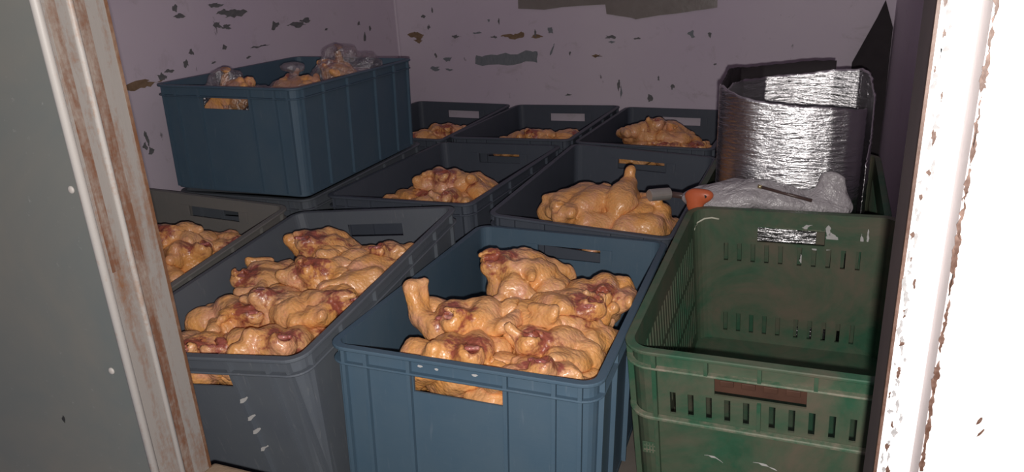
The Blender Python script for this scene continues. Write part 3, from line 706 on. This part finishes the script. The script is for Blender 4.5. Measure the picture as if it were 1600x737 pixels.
# x, y, z, yaw, shape, size, pitch, roll, own label
PICK = {
'C':[(-.455,.845,.230,30,0,1.0,-25,5,'yellow chicken behind the front handle slot of the blue crate beside the green'),
     (-.470,.965,.245,10,7,1.0,-18,-5,'chicken with one wing raised in the blue crate beside the green one'),
     (-.430,1.115,.255,-50,2,1.05,-20,0,'chicken at the peak of the heap in the blue crate beside the green one'),
     (-.360,1.025,.240,60,3,1.0,-20,10,None),(-.335,.945,.222,-25,4,1.0,-28,0,None),(-.290,.870,.215,20,5,.95,-30,8,'chicken in the front corner of the blue crate touching the green crate side'),
     (-.375,.860,.196,120,1,.95,10,0,None),(-.300,1.015,.235,-60,1,.9,-20,10,None),(-.295,1.115,.240,20,4,.9,-15,0,'chicken at the rear of the blue crate next to the green crate')],
'B':[(-.880,.800,.205,20,3,1.0,-22,0,'chicken nearest the rusty jamb in the leaning scuffed crate'),(-.800,.835,.205,-30,4,.95,-20,-8,None),(-.705,.830,.222,30,0,1.0,-30,10,'dark red bruised chicken in the near right corner of the leaning scuffed crate'),
     (-.890,.925,.215,50,1,1.0,-15,0,None),(-.800,.950,.225,-20,5,1.0,-25,0,None),(-.715,.945,.240,80,2,.95,-15,12,None),(-.910,1.045,.218,-60,3,.95,-20,0,None),
     (-.800,1.050,.240,10,2,1.0,-30,0,None),(-.840,1.135,.255,-30,1,1.0,-25,0,'chicken at the peak of the heap in the leaning scuffed crate'),(-.715,1.060,.255,150,0,1.0,10,0,None),(-.720,1.150,.255,40,5,.85,-20,0,None)],
'A':[(-1.245,1.140,.240,20,2,1.0,-25,0,None),(-1.175,1.110,.215,70,0,1.0,-20,10,None),(-1.200,1.030,.205,-20,4,1.0,-25,0,None),(-1.150,1.191,.215,100,5,.85,0,0,None)],
'F':[(-.856,1.663,.238,10,1,1.0,-25,0,None),(-.934,1.599,.214,60,3,.9,-10,0,None),(-.790,1.671,.228,-70,0,.95,-15,0,None),(-.828,1.573,.212,20,4,1.0,-25,0,None),(-.971,1.560,.200,150,5,.8,0,0,None)],
'E':[(-.440,1.510,.258,-30,6,1.16,8,-8,'large plump yellow chicken with its legs raised'),(-.312,1.470,.228,150,6,1.08,-6,8,'smaller plump yellow chicken below the round steel handle')],
'G1':[(-1.170,2.257,.225,40,1,.9,-20,0,None),(-1.199,2.190,.220,-40,4,.9,-10,0,None)],
'G2':[(-.871,2.200,.225,60,0,.9,-15,0,None),(-.788,2.205,.230,-20,2,.9,-20,0,None),(-.713,2.230,.230,80,3,.85,-10,0,None)],
'G3':[(-.450,2.190,.268,20,4,1.0,-25,0,'chicken at the peak of the heap in the back wall crate beside the foil liner'),(-.385,2.200,.262,-60,5,1.0,-20,0,None),(-.470,2.120,.222,70,0,.95,-10,0,None),(-.377,2.130,.222,-20,1,.95,-20,0,None),(-.300,2.160,.225,40,3,.9,-15,0,None)],
}
WHERE = {'C': 'blue crate beside the empty green crate', 'B': 'leaning crate with white scuffs', 'A': 'dusty grey crate behind the rusty jamb', 'F': 'dark crate behind the leaning scuffed crate',
         'E': 'dark blue crate below the steel', 'G1': 'back wall corner crate behind the stacked crate', 'G2': 'back wall crate between two others', 'G3': 'back wall crate beside the foil liner'}
UNDER = {'C': [(-.50, .90), (-.33, .90), (-.48, 1.06), (-.33, 1.06), (-.41, 1.22)], 'B': [(-.90, .83), (-.73, .83), (-.88, 1.0), (-.72, 1.0), (-.80, 1.19)], 'A': [(-1.24, 1.05), (-1.2, 1.2)], 'F': [(-.90, 1.62), (-.80, 1.75)],
         'G3': [(-.46, 2.2), (-.33, 2.2)], 'E': [(-.42, 1.60)], 'G2': [(-.82, 2.25)], 'G1': [(-1.2, 2.3)]}
rng = random.Random(9)
for k, lst in PICK.items():
    grp = 'chickens in the ' + WHERE[k]
    for (x, y, z, yaw, var, s, pi_, ro, lab) in lst:
        chicken(x, y, z, yaw, var, s * (.90 if var != 6 else .95), lab or 'plucked yellow chicken heaped in the ' + WHERE[k], grp, pi_, ro, k)
    for (x, y) in UNDER.get(k, []):
        chicken(x, y, .135 if k != 'E' else .10, rng.uniform(0, 360), rng.randrange(6), .95, 'chicken buried low in the heap of the ' + WHERE[k], 'buried ' + grp, 0, 0, k)

# ------------------------------------------------------------------ bagged chicken in the stacked crate
def blob_mesh(name, prims, seed, h=.005, amp=.003, fr=70, k=.012, mat=None):
    A = np.array([p[0] for p in prims]); B_ = np.array([p[1] for p in prims])
    lo = (A - B_).min(0) - .02; hi = (A + B_).max(0) + .02
    g = [np.arange(lo[i], hi[i], h) for i in range(3)]; P = np.stack(np.meshgrid(*g, indexing='ij'), -1)
    D = None
    for c, r_ in prims:
        d_ = s_ell(P, c, r_); D = d_ if D is None else smin(D, d_, k)
    D = D + wob(P, seed, amp, fr) + wob(P, seed + 1, amp * .6, fr * 2.2)
    V, Fq = surface_nets(D, lo, h)
    me = bpy.data.meshes.new(name); me.from_pydata(V.tolist(), [], Fq.tolist()); me.update()
    me.polygons.foreach_set('use_smooth', [True] * len(me.polygons))
    if mat: me.materials.append(M[mat])
    return me
TB = [((-1.30, 1.435, .505), [((0, 0, .0), (.080, .060, .050)), ((-.015, .01, .045), (.045, .032, .034)), ((.07, .02, -.01), (.055, .05, .042))], 'clear plastic bag of chicken by the front corner of the stacked crate', 3, 0),
      ((-1.235, 1.588, .492), [((0, 0, -.01), (.095, .070, .050)), ((.0, .01, .040), (.020, .018, .026)), ((.0, .012, .066), (.030, .022, .012))], 'clear plastic bag with a twisted knot in the stacked crate', 5, 4),
      ((-1.20, 1.760, .508), [((0, 0, .0), (.085, .080, .058)), ((.0, .0, .055), (.050, .042, .036)), ((.055, .03, .02), (.055, .05, .042))], 'tallest clear plastic bag of chicken in the stacked crate', 8, 1)]
def inside(me, m, c, k):
    n_ = len(me.vertices); co = np.empty(n_ * 3, np.float32); me.vertices.foreach_get('co', co)
    W = squeeze(co.reshape(-1, 3).astype(float) @ m.T + np.array(c), k, .03) - np.array(c)
    me.vertices.foreach_set('co', W.astype(np.float32).ravel()); me.update(); return me
for c3, prims, lab, sd, var in TB:
    root = empty('chicken_bag', c3); tag(root, lab, 'bag', 'bags of chicken in the stacked crate')
    link('bag_film', inside(blob_mesh('bag_film', prims, sd, .0045, .0045, 75), np.eye(3), c3, 'T'), 'film', root)
    me = VAR[var]['me']
    m_ = np.array(Euler((R(-25), R(10), R(40 * sd)), 'XYZ').to_matrix()) * .66
    link('bagged_chicken', inside(me.copy(), m_, c3, 'T'), None, root)
    if var != 4:
        link('foot', tube('foot', [(-.012, 0, .03), (-.006, .004, .058), (.0, .0, .074)] if var == 0 else [(.0, 0, .04), (-.006, .0, .072), (.0, .0, .086)], [.013, .010, .012], 10), 'skin', root, smooth=True)
for (x, y, yaw, var) in ((-1.30, 1.46, 30, 2), (-1.20, 1.62, 140, 3), (-1.28, 1.78, 200, 5), (-1.35, 1.60, 80, 1)):
    chicken(x, y, .372, yaw, var, .95, 'plucked chicken low in the stacked crate under the bags', 'chickens low in the stacked crate', 0, 0, 'T')

build_heaps()

# ------------------------------------------------------------------ foil liner in the rear green crate
def foil_wall(name, path, ztop, z0, nz, seed, amp):
    """wall following a plan path, with real horizontal crinkles"""
    P = [Vector((p[0], p[1], 0)) for p in path]; L = [0]
    for i in range(1, len(P)): L.append(L[-1] + (P[i] - P[i - 1]).length)
    n = int(L[-1] / .0045); r_ = np.random.RandomState(seed)
    ph = [(r_.uniform(20, 90), r_.uniform(250, 720), r_.uniform(0, 6.28), r_.uniform(20, 60), r_.uniform(.5, 2.5)) for _ in range(10)]
    V = []
    for i in range(n + 1):
        s = L[-1] * i / n; k = max(j for j in range(len(L)) if L[j] <= s + 1e-9); k = min(k, len(P) - 2)
        f_ = (s - L[k]) / (L[k + 1] - L[k]); p = P[k].lerp(P[k + 1], f_); d = (P[min(k + 1, len(P) - 1)] - P[k]).normalized(); nn = Vector((d.y, -d.x, 0))
        zt = ztop[k] + (ztop[k + 1] - ztop[k]) * f_ + .0008 * math.sin(s * 60) + .0006 * math.sin(s * 210 + 1)
        for j in range(nz + 1):
            z = z0 + (zt - z0) * j / nz
            w_ = sum(math.sin(b * z + c + e * math.sin(a * s + dd)) * math.sin(dd * s + a) for a, b, c, dd, e in ph) / 4
            V.append(p + nn * (w_ * amp) + Vector((0, 0, z)))
    F = [(i * (nz + 1) + j, (i + 1) * (nz + 1) + j, (i + 1) * (nz + 1) + j + 1, i * (nz + 1) + j + 1) for i in range(n) for j in range(nz)]
    me = bpy.data.meshes.new(name); me.from_pydata([tuple(q) for q in V], [], F); me.update()
    me.polygons.foreach_set('use_smooth', [True] * len(me.polygons)); return me
def arc(cx, cy, rx, ry, a0, a1, n): return [(cx + rx * math.cos(R(a0 + (a1 - a0) * i / n)), cy + ry * math.sin(R(a0 + (a1 - a0) * i / n))) for i in range(n + 1)]
liner = empty('foil_liner', (0, 0, .012)); tag(liner, 'crinkled silver foil insulation liner standing in the rear green crate', 'liner')
front = arc(-.085, 1.575, .098, .068, 180, 268, 12) + [(-.05, 1.5045), (-.01, 1.506), (.03, 1.511), (.06, 1.520), (.078, 1.534), (.088, 1.556)]
ztf = [.520] * 3 + [.522 - .0028 * i for i in range(len(front) - 3)]
def solid(o, th): 
    m_ = o.modifiers.new('thickness', 'SOLIDIFY'); m_.thickness = th; m_.offset = 0
solid(link('front_wall', foil_wall('front_wall', front, ztf, 0, 90, 3, .0010), 'foil', liner), .003)
rear = [(-.175, 1.62), (-.176, 1.74), (-.165, 1.85), (-.12, 1.905), (-.05, 1.915), (.03, 1.915), (.09, 1.905), (.105, 1.86)]
solid(link('rear_wall', foil_wall('rear_wall', rear, [.50, .495, .485, .485, .49, .50, .505, .50], 0, 80, 6, .0013), 'foil', liner), .003)
side = [(.105, 1.865), (.112, 1.75), (.108, 1.66), (.10, 1.60)]
solid(link('side_wall', foil_wall('side_wall', side, [.50, .47, .40, .36], 0, 70, 9, .002), 'foil', liner), .003)
bk = [(-.182, 1.60), (-.184, 1.76), (-.172, 1.865), (-.125, 1.916), (-.05, 1.928), (.035, 1.928)]
solid(link('backing_sheet', foil_wall('backing_sheet', bk, [.515, .525, .512, .508, .516, .520], 0, 20, 12, .0006), 'dark', liner), .004)
# flat dark pointed shape standing in the corner behind the liner
pts = [(.088, .0), (.196, .0), (.196, .535), (.168, .615), (.150, .565), (.092, .43)]
sh = link('dark_corner_shape', flake('dark_corner_shape', pts, .008, 2, 2, .01), 'dark', None, (0, 2.62, .0), (R(88.6), 0, 0))
tag(sh, 'dark pointed flat shape standing in the corner behind the foil liner', 'sheet')

# ------------------------------------------------------------------ bag and tools lying on the green crate rims
bagp = [((-.165, 1.440, .333), (.068, .040, .022)), ((-.10, 1.450, .341), (.085, .042, .030)), ((-.03, 1.452, .332), (.070, .036, .022)), ((.012, 1.455, .328), (.045, .030, .017)), ((.030, 1.462, .350), (.018, .009, .040)), ((.044, 1.460, .362), (.020, .008, .030)), ((.052, 1.456, .328), (.026, .024, .016))]
bag = link('plastic_bag', blob_mesh('plastic_bag', bagp, 21, .004, .0022, 70, .02), 'bag'); tag(bag, 'crumpled milky plastic bag lying across the green crate rims', 'bag')
oh = empty('tool_handle', (-.196, 1.400, .345), (0, 0, R(-8))); tag(oh, 'orange red plastic tool handle with a hole on the milky bag', 'handle')
link('grip', blob_mesh('grip', [((0, 0, .004), (.024, .010, .016)), ((.016, .002, .008), (.014, .009, .010)), ((-.004, .0, -.014), (.016, .010, .016))], 4, .0025, .0004, 60, .008), 'orange', oh)
link('hanging_hole', tube('hanging_hole', [(.017, -.0085, .008), (.017, -.0045, .008)], .0030, 12), 'black', oh)
rod = empty('metal_rod', (-.082, 1.405, .373)); tag(rod, 'thin dark metal rod with a bright tip lying on the milky bag', 'rod')
link('shaft', tube('shaft', [(0, 0, 0), (.088, -.02, -.014)], .0028, 10), 'darkrod', rod, smooth=True)
link('tip', tube('tip', [(-.006, .0014, .001), (.0005, 0, 0)], .0035, 10), 'brass', rod, smooth=True)
st = empty('sharpening_steel', (-.290, 1.418, .340)); tag(st, 'steel cylinder handle poking over the crate of plump chickens', 'tool')
link('handle', tube('handle', [(-.001, -.001, .0), (0, 0, 0), (.032, .028, -.003), (.033, .029, -.003)], [.0105, .0122, .0122, .010], 18), 'steel', st, smooth=False)
link('shaft', tube('shaft', [(.031, .027, -.003), (.090, .040, -.012)], .0060, 12), 'darkrod', st, smooth=True)
cd = tube('cord', [(-.198, 1.372, .280), (-.196, 1.372, .294), (-.190, 1.374, .306), (-.178, 1.376, .3145), (-.165, 1.378, .3165), (-.152, 1.379, .3145)], .0017, 8)
tag(link('cord', cd, 'cord', smooth=True), 'short pale bent cord hooked inside the empty green crate corner', 'cord')
